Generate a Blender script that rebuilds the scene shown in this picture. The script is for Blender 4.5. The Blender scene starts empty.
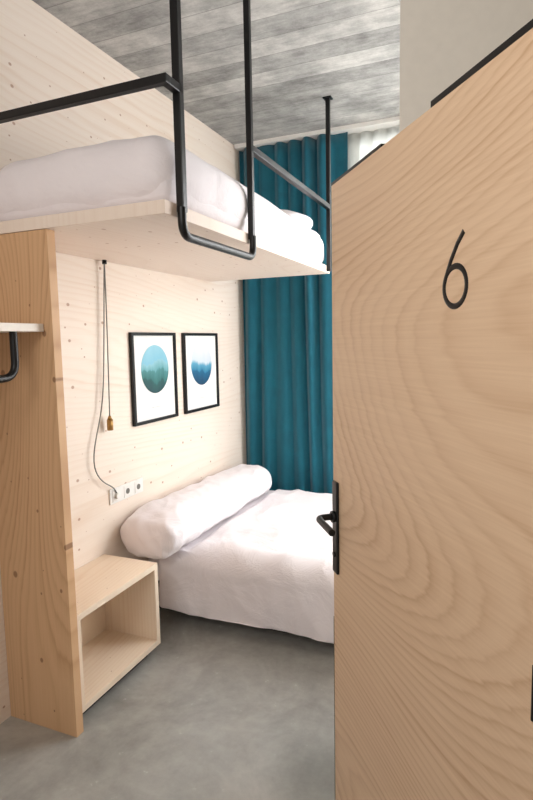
import bpy, bmesh, math
from mathutils import Vector, Matrix, noise

S=bpy.context.scene
try:
    S.view_settings.view_transform='Standard'
except Exception: pass

# ------------------------------------------------------------------ helpers
def srgb(r,g,b):
    f=lambda c:(c/255/12.92) if c/255<=0.04045 else ((c/255+0.055)/1.055)**2.4
    return (f(r),f(g),f(b),1)
def newmat(name):
    m=bpy.data.materials.new(name); m.use_nodes=True
    nt=m.node_tree; b=nt.nodes['Principled BSDF']
    return m,nt,b
def N(nt,t,**kw):
    n=nt.nodes.new(t)
    for k,v in kw.items(): setattr(n,k,v)
    return n
def math_(nt,op,a,b=None,c=None):
    n=N(nt,'ShaderNodeMath',operation=op)
    for i,v in enumerate((a,b,c)):
        if v is None: continue
        if isinstance(v,(int,float)): n.inputs[i].default_value=v
        else: nt.links.new(v,n.inputs[i])
    return n.outputs[0]
def mixc(nt,f,a,b,mode='MIX'):
    n=N(nt,'ShaderNodeMix',data_type='RGBA',blend_type=mode)
    for i,v in ((0,f),(6,a),(7,b)):
        if isinstance(v,(int,float,tuple)): n.inputs[i].default_value=v
        else: nt.links.new(v,n.inputs[i])
    return n.outputs[2]
def ramp(nt,f,stops):
    n=N(nt,'ShaderNodeValToRGB'); nt.links.new(f,n.inputs[0])
    el=n.color_ramp.elements
    while len(el)<len(stops): el.new(0.5)
    for e,(p,c) in zip(el,stops):
        e.position=p; e.color=c if isinstance(c,tuple) else (c,c,c,1)
    return n.outputs[0]
def coords(nt,u,v):
    tc=N(nt,'ShaderNodeTexCoord'); sp=N(nt,'ShaderNodeSeparateXYZ')
    nt.links.new(tc.outputs['Object'],sp.inputs[0])
    return sp.outputs[u],sp.outputs[v],tc.outputs['Object']
def comb(nt,a,b,c=0.0):
    n=N(nt,'ShaderNodeCombineXYZ')
    for i,v in enumerate((a,b,c)):
        if isinstance(v,(int,float)): n.inputs[i].default_value=v
        else: nt.links.new(v,n.inputs[i])
    return n.outputs[0]
def noiset(nt,vec,scale,detail=2,rough=.5,dist=0):
    n=N(nt,'ShaderNodeTexNoise'); nt.links.new(vec,n.inputs['Vector'])
    n.inputs['Scale'].default_value=scale; n.inputs['Detail'].default_value=detail
    n.inputs['Roughness'].default_value=rough; n.inputs['Distortion'].default_value=dist
    return n.outputs[0]
def simple(name,col,rough=.5,metal=0,bump=0,bscale=50,**kw):
    m,nt,b=newmat(name)
    b.inputs['Roughness'].default_value=rough; b.inputs['Metallic'].default_value=metal
    tc=N(nt,'ShaderNodeTexCoord')
    nz=noiset(nt,tc.outputs['Object'],bscale,3)
    c2=tuple(x*.92 for x in col[:3])+(1,)
    nt.links.new(mixc(nt,nz,col,c2),b.inputs['Base Color'])
    if bump:
        bp=N(nt,'ShaderNodeBump'); bp.inputs['Strength'].default_value=bump; bp.inputs['Distance'].default_value=.01
        nt.links.new(nz,bp.inputs['Height']); nt.links.new(bp.outputs[0],b.inputs['Normal'])
    return m
def wood(name,u,v,light,dark,knotc,K=40,Kn=30,su=.5,sv=2.0,amt=.6,knots=True,kscale=6,kthr=.08,off=0.0,rough=.5,fine_amt=.3,kmix=.85,slope=0.0,wb=(2.5,8.0,.6)):
    """flat-sawn softwood veneer: growth lines = contour lines of a tilted, warped field"""
    m,nt,b=newmat(name)
    U,V,_=coords(nt,u,v)
    n1=noiset(nt,comb(nt,math_(nt,'MULTIPLY',U,su),math_(nt,'MULTIPLY',V,sv),off),1.0,0.0,.35)
    wob=noiset(nt,comb(nt,math_(nt,'MULTIPLY',U,wb[0]),math_(nt,'MULTIPLY',V,wb[1]),off),1.0,1.0,.5)
    jit=noiset(nt,comb(nt,math_(nt,'MULTIPLY',U,.5),math_(nt,'MULTIPLY',V,30.0),off+9),1.0,2.0,.6)
    ph=math_(nt,'ADD',math_(nt,'ADD',math_(nt,'MULTIPLY',V,K),math_(nt,'MULTIPLY',U,slope)),math_(nt,'ADD',math_(nt,'MULTIPLY',n1,Kn),math_(nt,'MULTIPLY',wob,wb[2])))
    ph=math_(nt,'ADD',ph,math_(nt,'MULTIPLY',jit,.8))
    s=math_(nt,'FRACT',ph)
    line=ramp(nt,s,[(0.0,.1),(.3,0.0),(.65,.45),(.84,1.0),(1.0,.1)])
    # every ring has its own strength
    wn=N(nt,'ShaderNodeTexWhiteNoise',noise_dimensions='1D'); nt.links.new(math_(nt,'FLOOR',ph),wn.inputs['W'])
    line=math_(nt,'MULTIPLY',line,math_(nt,'MULTIPLY_ADD',wn.outputs[0],.7,.45))
    fine=noiset(nt,comb(nt,math_(nt,'MULTIPLY',U,4.0),math_(nt,'MULTIPLY',V,190.0),off),1.0,2,.6)
    big=noiset(nt,comb(nt,math_(nt,'MULTIPLY',U,.9),math_(nt,'MULTIPLY',V,3.0),off+5),1.0,2)
    cb=N(nt,'ShaderNodeClamp'); nt.links.new(math_(nt,'MULTIPLY_ADD',big,2.4,-.65),cb.inputs[0])
    f=math_(nt,'MULTIPLY',line,math_(nt,'MULTIPLY_ADD',cb.outputs[0],.75,.25))
    f=math_(nt,'ADD',math_(nt,'MULTIPLY',f,amt),math_(nt,'ADD',math_(nt,'MULTIPLY_ADD',fine,fine_amt,-.1),math_(nt,'MULTIPLY_ADD',big,.3,-.12)))
    cl=N(nt,'ShaderNodeClamp'); nt.links.new(f,cl.inputs[0])
    col=mixc(nt,cl.outputs[0],light,dark)
    if knots:
        vo=N(nt,'ShaderNodeTexVoronoi',voronoi_dimensions='2D')
        nt.links.new(comb(nt,U,math_(nt,'MULTIPLY',V,1.3)),vo.inputs['Vector'])
        vo.inputs['Scale'].default_value=kscale
        sep=N(nt,'ShaderNodeSeparateColor'); nt.links.new(vo.outputs['Color'],sep.inputs[0])
        size=math_(nt,'MULTIPLY',math_(nt,'POWER',sep.outputs[0],3.0),kthr)
        k=math_(nt,'SUBTRACT',1.0,math_(nt,'DIVIDE',vo.outputs['Distance'],math_(nt,'ADD',size,.022)))
        ck=N(nt,'ShaderNodeClamp'); nt.links.new(math_(nt,'MULTIPLY',k,3.0),ck.inputs[0])
        sel=math_(nt,'GREATER_THAN',sep.outputs[1],.4)
        col=mixc(nt,math_(nt,'MULTIPLY',math_(nt,'MULTIPLY',ck.outputs[0],sel),kmix),col,knotc)
    nt.links.new(col,b.inputs['Base Color'])
    b.inputs['Roughness'].default_value=rough
    b.inputs['Specular IOR Level'].default_value=.3
    bp=N(nt,'ShaderNodeBump'); bp.inputs['Strength'].default_value=.08; bp.inputs['Distance'].default_value=.003
    nt.links.new(fine,bp.inputs['Height']); nt.links.new(bp.outputs[0],b.inputs['Normal'])
    return m

def link(o): S.collection.objects.link(o); return o
def empty(name,loc=(0,0,0),rotz=0):
    o=bpy.data.objects.new(name,None); o.location=loc; o.rotation_euler=(0,0,rotz); return link(o)
def meshobj(name,bm,mat,parent=None,smooth=False):
    me=bpy.data.meshes.new(name); bm.to_mesh(me); bm.free()
    if smooth:
        for p in me.polygons: p.use_smooth=True
    if mat: me.materials.append(mat)
    o=bpy.data.objects.new(name,me); link(o)
    if parent: o.parent=parent
    return o
def addbox(bm,x0,x1,y0,y1,z0,z1):
    vs=[bm.verts.new((x,y,z)) for x in(x0,x1) for y in(y0,y1) for z in(z0,z1)]
    for f in((0,1,3,2),(4,6,7,5),(0,4,5,1),(2,3,7,6),(0,2,6,4),(1,5,7,3)):
        bm.faces.new([vs[i] for i in f])
def box(name,x0,x1,y0,y1,z0,z1,mat,parent=None,bev=0.0):
    bm=bmesh.new(); addbox(bm,x0,x1,y0,y1,z0,z1)
    bmesh.ops.recalc_face_normals(bm,faces=bm.faces)
    if bev: bmesh.ops.bevel(bm,geom=bm.edges[:],offset=bev,segments=2,affect='EDGES',profile=.5)
    return meshobj(name,bm,mat,parent)
def rbox(name,x0,x1,y0,y1,z0,z1,r,mat,parent=None,res=.02,fn=None):
    c=Vector(((x0+x1)/2,(y0+y1)/2,(z0+z1)/2)); h=Vector(((x1-x0)/2,(y1-y0)/2,(z1-z0)/2))
    bm=bmesh.new(); cache={}
    n=[max(2,int(2*h[i]/res)) for i in range(3)]
    def vert(i,j,k):
        key=(i,j,k)
        if key in cache: return cache[key]
        p=Vector((-h.x+2*h.x*i/n[0],-h.y+2*h.y*j/n[1],-h.z+2*h.z*k/n[2]))
        rr=Vector((min(r[0],h.x*.99),min(r[1],h.y*.99),min(r[2],h.z*.99)))
        q=Vector([max(-(h[a]-rr[a]),min(h[a]-rr[a],p[a])) for a in range(3)])
        d=Vector([(p[a]-q[a])/rr[a] for a in range(3)])
        L=d.length
        if L>1e-6:
            d=d/L
            p2=Vector([q[a]+d[a]*rr[a] for a in range(3)]); nn=Vector([d[a]/rr[a] for a in range(3)]).normalized()
        else: p2=p; nn=Vector((0,0,1))
        w=p2+c
        if fn: w=fn(w,nn)
        v=bm.verts.new(w); cache[key]=v; return v
    for a in range(3):
        b_,c_=[(1,2),(2,0),(0,1)][a]
        for side in (0,n[a]):
            for i in range(n[b_]):
                for j in range(n[c_]):
                    q=[]
                    for di,dj in((0,0),(1,0),(1,1),(0,1)):
                        k=[0,0,0]; k[a]=side; k[b_]=i+di; k[c_]=j+dj; q.append(vert(*k))
                    if side==0: q.reverse()
                    try: bm.faces.new(q)
                    except ValueError: pass
    bmesh.ops.recalc_face_normals(bm,faces=bm.faces)
    return meshobj(name,bm,mat,parent,True)
def tube(name,pts,r,mat,parent=None,fillet=0.0,square=False,res=8,smoothc=False):
    P=[Vector(p) for p in pts]; out=[P[0]]
    if fillet:
        for i in range(1,len(P)-1):
            a=(P[i-1]-P[i]).normalized(); b=(P[i+1]-P[i]).normalized()
            s=P[i]+a*fillet; e=P[i]+b*fillet
            for k in range(9):
                t=k/8; out.append((1-t)**2*s+2*t*(1-t)*P[i]+t*t*e)
        out.append(P[-1])
    else: out=P
    cu=bpy.data.curves.new(name,'CURVE'); cu.dimensions='3D'
    if smoothc:
        sp=cu.splines.new('NURBS'); sp.points.add(len(out)-1)
        for p,q in zip(sp.points,out): p.co=(*q,1)
        sp.use_endpoint_u=True; sp.order_u=4; sp.resolution_u=12
    else:
        sp=cu.splines.new('POLY'); sp.points.add(len(out)-1)
        for p,q in zip(sp.points,out): p.co=(*q,1)
    cu.bevel_depth=r; cu.bevel_resolution=res; cu.use_fill_caps=True
    tmp=bpy.data.objects.new('tmp',cu); link(tmp)
    dg=bpy.context.evaluated_depsgraph_get()
    me=bpy.data.meshes.new_from_object(tmp.evaluated_get(dg)); me.name=name
    bpy.data.objects.remove(tmp)
    for p in me.polygons: p.use_smooth=True
    me.materials.clear(); me.materials.append(mat)
    o=bpy.data.objects.new(name,me); link(o)
    if parent: o.parent=parent
    return o
def cyl(name,p0,p1,r0,mat,parent=None,r1=None,seg=24):
    p0=Vector(p0);p1=Vector(p1);d=p1-p0
    bm=bmesh.new()
    M=Matrix.Translation((p0+p1)/2) @ d.to_track_quat('Z','Y').to_matrix().to_4x4()
    bmesh.ops.create_cone(bm,cap_ends=True,segments=seg,radius1=r0,radius2=r1 if r1 is not None else r0,depth=d.length,matrix=M)
    o=meshobj(name,bm,mat,parent)
    for p in o.data.polygons: p.use_smooth=len(p.vertices)==4
    return o

# ------------------------------------------------------------------ materials
M_wall=wood('ply_wall',1,2,srgb(242,229,217),srgb(222,196,174),srgb(166,122,94),K=24,Kn=18,su=.4,sv=1.6,amt=.42,kscale=8,kthr=.08,kmix=.7)
M_panel=wood('ply_panel',2,0,srgb(218,178,138),srgb(168,120,80),srgb(112,68,42),K=36,Kn=18,su=.7,sv=3.0,amt=.65,kscale=6,kthr=.10,off=3,kmix=.65)
M_bunk=wood('ply_bunk',1,0,srgb(242,227,214),srgb(222,197,178),srgb(174,132,104),K=24,Kn=16,su=.6,sv=2,amt=.34,kscale=8,kthr=.08,off=7,kmix=.65)
M_night=wood('ply_nightstand',1,0,srgb(244,226,205),srgb(220,188,156),srgb(156,104,68),K=30,Kn=18,su=.8,sv=2.4,amt=.35,kscale=9,kthr=.06,off=11)
M_door=wood('door_veneer',0,2,srgb(228,200,170),srgb(186,147,112),srgb(160,105,70),K=24,Kn=48,su=.6,sv=1.4,amt=.58,knots=False,off=4.7,fine_amt=.45,slope=-9.0,wb=(1.6,5.0,1.0))
M_black=simple('black_metal',srgb(20,20,22),.38,.3)
M_white=simple('white_paint',srgb(248,242,231),.8,0,.05,30)
M_plast=simple('white_plastic',srgb(240,238,234),.35)
M_brass=simple('brass',srgb(176,138,84),.35,.9)
M_cord=simple('cord_fabric',srgb(120,118,112),.8,0,0,200)
M_mat=simple('paper_mat',srgb(240,239,237),.7)
M_dark=simple('dark_base',srgb(26,22,22),.8)
M_lightmelamine=simple('white_shelf',srgb(240,232,222),.5)

def fabric(name,col,col2,bs=.25,sc=4.0,sheen=.2,trans=0):
    m,nt,b=newmat(name)
    tc=N(nt,'ShaderNodeTexCoord'); o=tc.outputs['Object']
    n=noiset(nt,o,sc,5,.6,.8); w=noiset(nt,o,400,1)
    nt.links.new(mixc(nt,n,col,col2),b.inputs['Base Color'])
    b.inputs['Roughness'].default_value=.9
    b.inputs['Sheen Weight'].default_value=sheen
    bp=N(nt,'ShaderNodeBump'); bp.inputs['Strength'].default_value=bs; bp.inputs['Distance'].default_value=.03
    nt.links.new(n,bp.inputs['Height'])
    bp2=N(nt,'ShaderNodeBump'); bp2.inputs['Strength'].default_value=.1; bp2.inputs['Distance'].default_value=.001
    nt.links.new(w,bp2.inputs['Height']); nt.links.new(bp.outputs[0],bp2.inputs['Normal'])
    nt.links.new(bp2.outputs[0],b.inputs['Normal'])
    if trans:
        tr=N(nt,'ShaderNodeBsdfTranslucent'); tr.inputs[0].default_value=col
        mx=N(nt,'ShaderNodeMixShader'); mx.inputs[0].default_value=trans
        nt.links.new(b.outputs[0],mx.inputs[1]); nt.links.new(tr.outputs[0],mx.inputs[2])
        nt.links.new(mx.outputs[0],nt.nodes['Material Output'].inputs[0])
    return m
M_linen=fabric('white_linen',srgb(246,240,243),srgb(238,231,235),.4,5,.1)
M_teal=fabric('teal_velvet',srgb(6,104,124),srgb(2,80,100),.1,8,.2)
M_sheer=fabric('sheer_white',srgb(240,241,238),srgb(228,230,227),.1,8,.1,.65)

# ceiling: board-marked concrete
m,nt,b=newmat('board_marked_concrete'); M_ceil=m
U,V,O=coords(nt,0,1)
br=math_(nt,'MULTIPLY',V,1/.16)
cell=math_(nt,'FLOOR',br); fr=math_(nt,'FRACT',br)
wn=N(nt,'ShaderNodeTexWhiteNoise',noise_dimensions='1D'); nt.links.new(cell,wn.inputs['W'])
streak=noiset(nt,comb(nt,math_(nt,'MULTIPLY',U,5.0),math_(nt,'MULTIPLY',V,22.0),wn.outputs[0]),1.0,8,.8)
blot=noiset(nt,O,3.2,10,.75)
seam=math_(nt,'LESS_THAN',math_(nt,'ABSOLUTE',math_(nt,'SUBTRACT',fr,.5)),.482)
f=math_(nt,'ADD',math_(nt,'MULTIPLY',streak,.4),math_(nt,'ADD',math_(nt,'MULTIPLY',blot,.6),math_(nt,'MULTIPLY_ADD',wn.outputs[0],.12,-.06)))
col=ramp(nt,f,[(.34,srgb(118,117,115)),(.5,srgb(168,167,164)),(.66,srgb(212,210,205))])
col=mixc(nt,math_(nt,'MULTIPLY_ADD',seam,-.45,.45),col,srgb(100,98,96))
nt.links.new(col,b.inputs['Base Color']); b.inputs['Roughness'].default_value=.9
bp=N(nt,'ShaderNodeBump'); bp.inputs['Strength'].default_value=.5; bp.inputs['Distance'].default_value=.012
nt.links.new(f,bp.inputs['Height']); nt.links.new(bp.outputs[0],b.inputs['Normal'])
# floor: polished concrete
m,nt,b=newmat('polished_concrete'); M_floor=m
U,V,O=coords(nt,0,1)
n1=noiset(nt,O,2.2,8,.6,.5); n2=noiset(nt,O,20,5,.7)
f=math_(nt,'ADD',math_(nt,'MULTIPLY',n1,.8),math_(nt,'MULTIPLY',n2,.2))
nt.links.new(ramp(nt,f,[(.32,srgb(138,137,133)),(.5,srgb(165,164,159)),(.68,srgb(188,186,181))]),b.inputs['Base Color'])
nt.links.new(math_(nt,'MULTIPLY_ADD',n2,.2,.14),b.inputs['Roughness'])

# ------------------------------------------------------------------ room
XW=-1.926; YC=4.03; ZC=3.104; XR=1.4
box('floor',XW-.1,XR+.1,-1.6,4.3,-.1,0,M_floor)
box('ceiling',XW-.1,XR+.1,-1.0,4.3,ZC,ZC+.12,M_ceil)
box('wall_left',XW-.1,XW,-1.6,4.3,0,ZC,M_wall)
box('wall_right',XR,XR+.1,-1.6,4.3,0,ZC,M_white)
bm=bmesh.new()
WX0,WX1,WZ0,WZ1=-1.02,1.25,.1,3.07
addbox(bm,XW,WX0,4.13,4.25,0,ZC); addbox(bm,WX1,XR,4.13,4.25,0,ZC)
addbox(bm,WX0,WX1,4.13,4.25,0,WZ0); addbox(bm,WX0,WX1,4.13,4.25,WZ1,ZC)
meshobj('wall_back',bm,M_white)
bm=bmesh.new()
for a in (WX0,(WX0+WX1)/2-.02,WX1-.04): addbox(bm,a,a+.04,4.15,4.2,WZ0,WZ1)
addbox(bm,WX0,WX1,4.15,4.2,WZ0,WZ0+.05); addbox(bm,WX0,WX1,4.15,4.2,WZ1-.05,WZ1)
meshobj('window_1',bm,M_black)
box('wall_partition',-.352,XR,2.11,2.25,0,ZC,M_white)
box('wall_front',.10,XR,.79,.91,0,ZC,M_white)

# ------------------------------------------------------------------ curtains
def curtain(name,x0,x1,y,z0,z1,mat,pitch,amp,seed):
    bm=bmesh.new(); nx=int((x1-x0)/.006); nz=30; rows=[]
    for k in range(nz+1):
        z=z0+(z1-z0)*k/nz; row=[]
        for i in range(nx+1):
            x=x0+(x1-x0)*i/nx
            ph=2*math.pi*x/pitch+6.0*noise.noise(Vector((x*2.3,seed,z*.15)))
            am=amp*(.62+.9*noise.noise(Vector((x*5,seed+3,z*.25))))
            w=math.sin(ph)
            yy=y+am*w+.012*noise.noise(Vector((x*16,seed,z*.7)))
            row.append(bm.verts.new((x+.006*math.cos(ph),yy,z)))
        rows.append(row)
    for k in range(nz):
        for i in range(nx): bm.faces.new((rows[k][i],rows[k][i+1],rows[k+1][i+1],rows[k+1][i]))
    o=meshobj(name,bm,mat,None,True)
    md=o.modifiers.new('s','SOLIDIFY'); md.thickness=.003
    return o
curtain('teal_curtain',XW+.015,-1.035,4.04,.02,ZC-.03,M_teal,.14,.044,1)
curtain('sheer_curtain',-1.08,1.3,4.10,.02,ZC-.03,M_sheer,.09,.016,9)
box('curtain_rail',XW+.01,1.35,4.0,4.12,ZC-.028,ZC,M_plast)

# ------------------------------------------------------------------ panel + bunk
box('plywood_end_panel',XW+.001,-1.561,1.632,1.672,0,2.030,M_panel,None,.001)
bunk=empty('bunk_bed')
box('platform_board',XW+.001,-1.043,1.63,3.575,2.032,2.078,M_bunk,bunk,.0015)
def wr(a,sc,seed):
    def fn(w,n):
        p=Vector((w.x*sc,w.y*sc,w.z*sc+seed))
        v=noise.noise(p)*.8+ (1-abs(noise.noise(p*1.4+Vector((4,2,1))))*2)*.15+noise.noise(p*3.3)*.08
        return w+n*(a*v)
    return fn
rbox('mattress',XW+.02,-1.06,1.68,3.55,2.079,2.22,(.05,.05,.05),M_linen,bunk,.03)
def duv(w,n):
    w=wr(.014,2.6,3)(w,n)
    f=max(0,min(1,(w.y-2.3)/1.2))
    w.z-= .035*f*max(0,(w.z-2.08)/.25)
    w.z+= .012*math.sin((w.x+1.9)/.85*math.pi)*max(0,(w.z-2.2)/.1)
    if n.z<.6: w=w+n*.008*noise.noise(Vector((w.x*7,w.y*7,w.z*3)))
    rr=1-abs(noise.noise(Vector((w.x*2.5+w.y*3.0,w.y*2.2-w.x*1.5,w.z*2))))*3
    w=w+n*.006*max(rr,-.2)
    return w
rbox('duvet',XW+.015,-1.05,1.655,3.56,2.085,2.325,(.10,.10,.11),M_linen,bunk,.014,duv)
rbox('pillow',-1.80,-1.10,3.12,3.52,2.27,2.39,(.16,.16,.059),M_linen,bunk,.016,wr(.014,5,12))
xp=-1.03
def sq(name,p0,p1,t=.0145):
    x0,x1=sorted((p0[0],p1[0]));y0,y1=sorted((p0[1],p1[1]));z0,z1=sorted((p0[2],p1[2]))
    e=lambda a,b:(a-t,b+t) if abs(a-b)<1e-6 else (a,b)
    (x0,x1),(y0,y1),(z0,z1)=e(x0,x1),e(y0,y1),e(z0,z1)
    return box(name,x0,x1,y0,y1,z0,z1,M_black,bunk,.003)
Y1,Y2,Y3,ZR,YR=1.718,2.306,3.516,2.455,1.634
sq('post_near',(xp,Y1,2.05),(xp,Y1,ZC))
sq('post_middle',(xp,Y2,2.05),(xp,Y2,ZC),.013)
sq('post_far',(xp,Y3,2.04),(xp,Y3,ZC),.013)
for nm,y in (('flange_near',Y1),('flange_middle',Y2),('flange_far',Y3)):
    box(nm,xp-.026,xp+.026,y-.026,y+.026,ZC-.006,ZC,M_black,bunk)
sq('end_rail',(XW+.001,YR,ZR),(xp+.015,YR,ZR))
sq('end_rail_return',(xp,YR,ZR),(xp,Y1,ZR))
sq('side_rail',(xp,Y2,ZR-.015),(xp,Y3,ZR-.015))
tube('ladder_loop',[(xp+.005,Y1-.01,2.065),(xp+.005,Y1-.01,1.97),(xp+.005,Y2,1.97),(xp+.005,Y2,2.065)],.0155,M_black,bunk,.05)

# ------------------------------------------------------------------ shelf
shelf=empty('wall_shelf')
box('board',XW+.001,-1.6,.95,1.628,1.652,1.682,M_lightmelamine,shelf,.002)
tube('hanging_rail',[(-1.62,1.50,1.655),(-1.62,1.50,1.485),(-1.62,1.0,1.485),(-1.62,1.0,1.655)],.014,M_black,shelf,.06)

# ------------------------------------------------------------------ nightstand
ns=empty('nightstand')
t=.028; x0,x1,y0,y1,z0,z1=XW+.003,-1.587,1.69,2.285,.055,.487
box('top',x0,x1,y0,y1,z1-t,z1,M_night,ns,.001)
box('bottom',x0,x1,y0,y1,z0,z0+t,M_night,ns,.001)
box('side_near',x0,x1,y0,y0+t,z0+t,z1-t,M_night,ns,.001)
box('side_far',x0,x1,y1-t,y1,z0+t,z1-t,M_night,ns,.001)
box('back',x0,x0+.012,y0+t,y1-t,z0+t,z1-t,M_night,ns)
box('plinth',x0,x1-.05,y0+.03,y1-.05,0,z0,M_dark,ns)

# ------------------------------------------------------------------ bed
bed=empty('bed')
BX1=.12
box('bed_base_shade',XW+.03,BX1-.12,2.70,3.86,.0,.2,M_dark,bed)  # bed base, near-black to paint in the shadow below the hem
rbox('mattress',XW+.03,BX1-.02,2.61,3.93,.2,.40,(.05,.05,.05),M_linen,bed,.05)
def bd(w,n):
    p=w.copy()
    side=1-abs(n.z)
    a=noise.noise(Vector((p.x*2.1,p.y*2.3,p.z*2.3)))
    q=Vector((p.x*1.2+p.y*2.6,p.y*1.2-p.x*1.6,p.z*1.5+7))
    r=1-abs(noise.noise(q*1.3))*4.0
    r2=1-abs(noise.noise(Vector((p.x*5+3,p.y*3.0,p.z*4))))*3.4
    d=.008*a+.009*max(r,-.25)+.006*max(r2,-.25)
    if side>.5 and w.z<.33:
        d+=(.33-w.z)/.27*(.020*noise.noise(Vector((p.x*4.5,0,p.z*.8)))+.009*noise.noise(Vector((p.x*11,2,p.z*.8))))
    w=w+n*d
    hem=.092+.012*noise.noise(Vector((p.x*2.6,p.y*3,1)))
    if w.z<hem: w.z=hem
    f=max(0,min(1,(-1.54-w.x)/.05))
    if w.z>.3: w.z-=f*max(0,w.z-.437)
    return w
rbox('duvet',-1.80,BX1,2.545,3.94,-.10,.475,(.06,.12,.125),M_linen,bed,.014,bd)
def pw(w,n):
    f=(w.y-2.42)/1.5
    z=w.z-.45
    w=w.copy()
    k=max(0,min(1,(w.y-2.40)/.22)); k=k*k*(3-2*k)
    w.z=.442+z*(1.10-.20*f)*(.80+.20*k)
    cr=1-abs(noise.noise(Vector((w.x*6+w.z*5,w.y*3.6,2))))*3.4
    cr2=1-abs(noise.noise(Vector((w.x*9,w.y*7+w.x*5,w.z*8))))*3.2
    d=.010*noise.noise(Vector((w.x*4,w.y*2.4,w.z*4)))+.009*max(cr,-.3)+.005*max(cr2,-.3)
    w=w+n*d
    w.x=max(w.x,XW+.008)
    if w.z<.441: w.z=.441
    return w
rbox('pillow',XW+.012,-1.575,2.39,3.82,.45,.685,(.12,.05,.10),M_linen,None,.011,pw)

# ------------------------------------------------------------------ pictures
def art(name,kind):
    m,nt,b=newmat(name); U,V,O=coords(nt,1,2)
    if kind==0: cols=[(0.0,srgb(14,58,64)),(.22,srgb(24,82,84)),(.24,srgb(40,104,104)),(.40,srgb(66,130,132)),(.42,srgb(98,158,166)),(.54,srgb(136,186,200)),(.56,srgb(124,184,206)),(1.0,srgb(154,202,218))]
    else: cols=[(0.0,srgb(6,62,96)),(.26,srgb(16,92,130)),(.28,srgb(40,118,154)),(.42,srgb(90,158,186)),(.50,srgb(200,212,222)),(1.0,srgb(228,226,234))]
    n=noiset(nt,comb(nt,math_(nt,'MULTIPLY',U,1.0),math_(nt,'MULTIPLY',V,.25),kind*3.0),7,7,.55)
    h=math_(nt,'ADD',math_(nt,'MULTIPLY_ADD',V,1/.31,.5),math_(nt,'MULTIPLY_ADD',n,.8,-.46))
    nt.links.new(ramp(nt,h,cols),b.inputs['Base Color']); b.inputs['Roughness'].default_value=.6
    return m
def picture(name,y0,y1,z0,z1,cy,cz,kind):
    e=empty(name,(XW,0,0)); f=.018; d=.022
    bm=bmesh.new()
    addbox(bm,0.001,d,y0,y0+f,z0,z1); addbox(bm,0.001,d,y1-f,y1,z0,z1)
    addbox(bm,0.001,d,y0+f,y1-f,z0,z0+f); addbox(bm,0.001,d,y0+f,y1-f,z1-f,z1)
    meshobj('frame',bm,M_black,e)
    box('mat',.001,.010,y0+f,y1-f,z0+f,z1-f,M_mat,e)
    bm=bmesh.new(); bmesh.ops.create_circle(bm,cap_ends=True,segments=64,radius=.145,matrix=Matrix.Rotation(math.pi/2,4,'Y'))
    o=meshobj('print',bm,art('art_%d'%kind,kind),e); o.location=(.0112,cy,cz)
    tx=simple('print_text_%d'%kind,srgb(185,188,192),.7)
    box('caption',.010,.0106,cy-.05,cy+.05,z0+.085,z0+.088,tx,e)
picture('picture_frame',2.585,3.045,1.13,1.664,2.82,1.445,0)
picture('picture_frame',3.145,3.615,1.13,1.664,3.385,1.45,1)

# ------------------------------------------------------------------ sockets + lamp
so=empty('wall_socket')
box('plate',XW,XW+.009,2.35,2.65,.735,.82,M_plast,so,.003)
for i in range(3):
    y=2.4+.1*i
    box('module_%d'%(i+1),XW+.009,XW+.012,y-.032,y+.032,.745,.81,M_plast,so,.002)
    if i!=0:
        cyl('well_%d'%(i+1),(XW+.012,y,.777),(XW+.0135,y,.777),.016,M_cord,so)
lamp=empty('pendant_lamp')
cyl('ceiling_hook',(-1.895,2.37,2.032),(-1.895,2.37,2.012),.012,M_black,lamp)
tube('cord_drop',[(-1.895,2.37,2.015),(-1.893,2.366,1.7),(-1.891,2.352,1.4),(-1.89,2.345,1.21)],.0032,M_cord,lamp,smoothc=True,res=3)
tube('cord_loop',[(-1.895,2.368,2.012),(-1.898,2.35,1.75),(-1.9,2.33,1.45),(-1.9,2.30,1.25),(-1.9,2.22,1.08),(-1.9,2.21,.95),(-1.9,2.30,.86),(-1.905,2.38,.83),(-1.912,2.40,.785)],.0032,M_cord,lamp,smoothc=True,res=3)
cyl('brass_holder',(-1.89,2.345,1.205),(-1.89,2.345,1.148),.016,M_brass,lamp)
cyl('brass_collar',(-1.89,2.345,1.205),(-1.89,2.345,1.225),.013,M_brass,lamp,.006)
cyl('plug',(XW+.012,2.40,.777),(XW+.03,2.40,.777),.017,M_plast,lamp)

# ------------------------------------------------------------------ door
ang=math.atan2(-.8043,.5943)
door=empty('door_1',(-.470,1.633,0),ang)     # local +X runs from the free edge to the hinge
W=.905; H=2.05; T=.042
box('leaf',0,W,0,T,.012,H,M_door,door,.0015)
box('top_seal_a',0,.335,.0,T,H,H+.008,M_black,door)
box('top_seal_b',.56,W,.0,T,H,H+.012,M_black,door)
box('edge_seal',-.004,0,.0,T,.012,.72,M_black,door)
box('lock_plate',.012,.052,-.009,0,.88,1.17,M_black,door,.004)
cyl('lever_rose',(.032,-.009,1.06),(.032,-.018,1.06),.018,M_black,door)
tube('lever',[(.032,-.009,1.06),(.032,-.062,1.06),(.155,-.062,1.055)],.010,M_black,door,.02)
cyl('key_cylinder',(.032,-.009,.94),(.032,-.013,.94),.009,M_black,door)
cyl('hinge_low',(.901,-.004,1.0),(.901,-.004,1.09),.005,M_black,door)
pts=[]
cx,cz=.655,1.695
rx,rz=.037,.037
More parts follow.
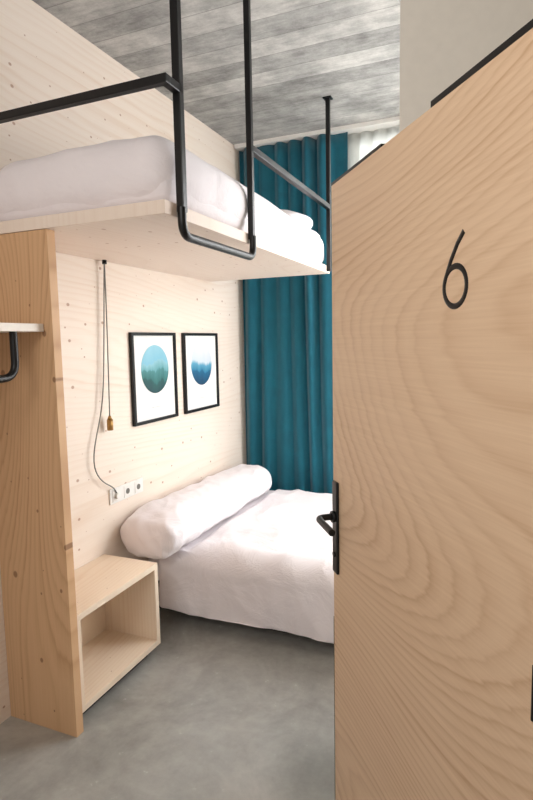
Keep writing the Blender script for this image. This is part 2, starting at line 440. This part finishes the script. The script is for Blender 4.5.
pts.append((cx+.026,cz+.096)); pts.append((cx+.006,cz+.077)); pts.append((cx-.014,cz+.050)); pts.append((cx-.030,cz+.022))
for k in range(0,33):
    a=math.pi-0.15+k/32*2*math.pi
    pts.append((cx+rx*math.cos(a),cz+rz*math.sin(a)))
n6=tube('number_six',[(x,0,z) for x,z in pts],.0058,M_black,door,0,res=4)
for v in n6.data.vertices: v.co.y*=.3

# ------------------------------------------------------------------ lights
def area(name,loc,tgt,sx,sy,e,col):
    l=bpy.data.lights.new(name,'AREA'); l.shape='RECTANGLE'; l.size=sx; l.size_y=sy; l.energy=e; l.color=col
    o=bpy.data.objects.new(name,l); link(o); o.location=loc
    o.rotation_euler=(Vector(tgt)-Vector(loc)).to_track_quat('-Z','Y').to_euler(); return o
area('window_daylight',(.45,3.98,1.6),(-.7,2.5,.8),1.5,2.4,92,(.98,.98,1.0))
area('outdoor_daylight',(.1,4.75,1.9),(.1,4.1,1.8),2.4,2.8,95,(.96,.98,1.0))
area('corridor_fill_light',(-.7,-.6,2.6),(.3,2.1,2.1),1.0,.8,22,(1,.95,.89))  # added unseen light behind the camera, brightens door and partition
w=bpy.data.worlds.new('world'); S.world=w; w.use_nodes=True
bg=w.node_tree.nodes['Background']; bg.inputs[0].default_value=(1,.98,.965,1); bg.inputs[1].default_value=.54

# ------------------------------------------------------------------ camera
yaw,pitch,roll=.3997,.1059,.01946
cam=bpy.data.cameras.new('camera'); co=bpy.data.objects.new('camera',cam); link(co)
f=Vector((-math.sin(yaw)*math.cos(pitch),math.cos(yaw)*math.cos(pitch),-math.sin(pitch)))
r0=Vector((math.cos(yaw),math.sin(yaw),0)); u0=r0.cross(f)
R=r0*math.cos(roll)-u0*math.sin(roll); Up=r0*math.sin(roll)+u0*math.cos(roll)
M=Matrix((R,Up,-f)).transposed().to_4x4(); M.translation=(0,0,1.6)
co.matrix_world=M
cam.sensor_fit='VERTICAL'; cam.sensor_height=36; cam.lens=553.8/800*36; cam.clip_start=.02
S.camera=co
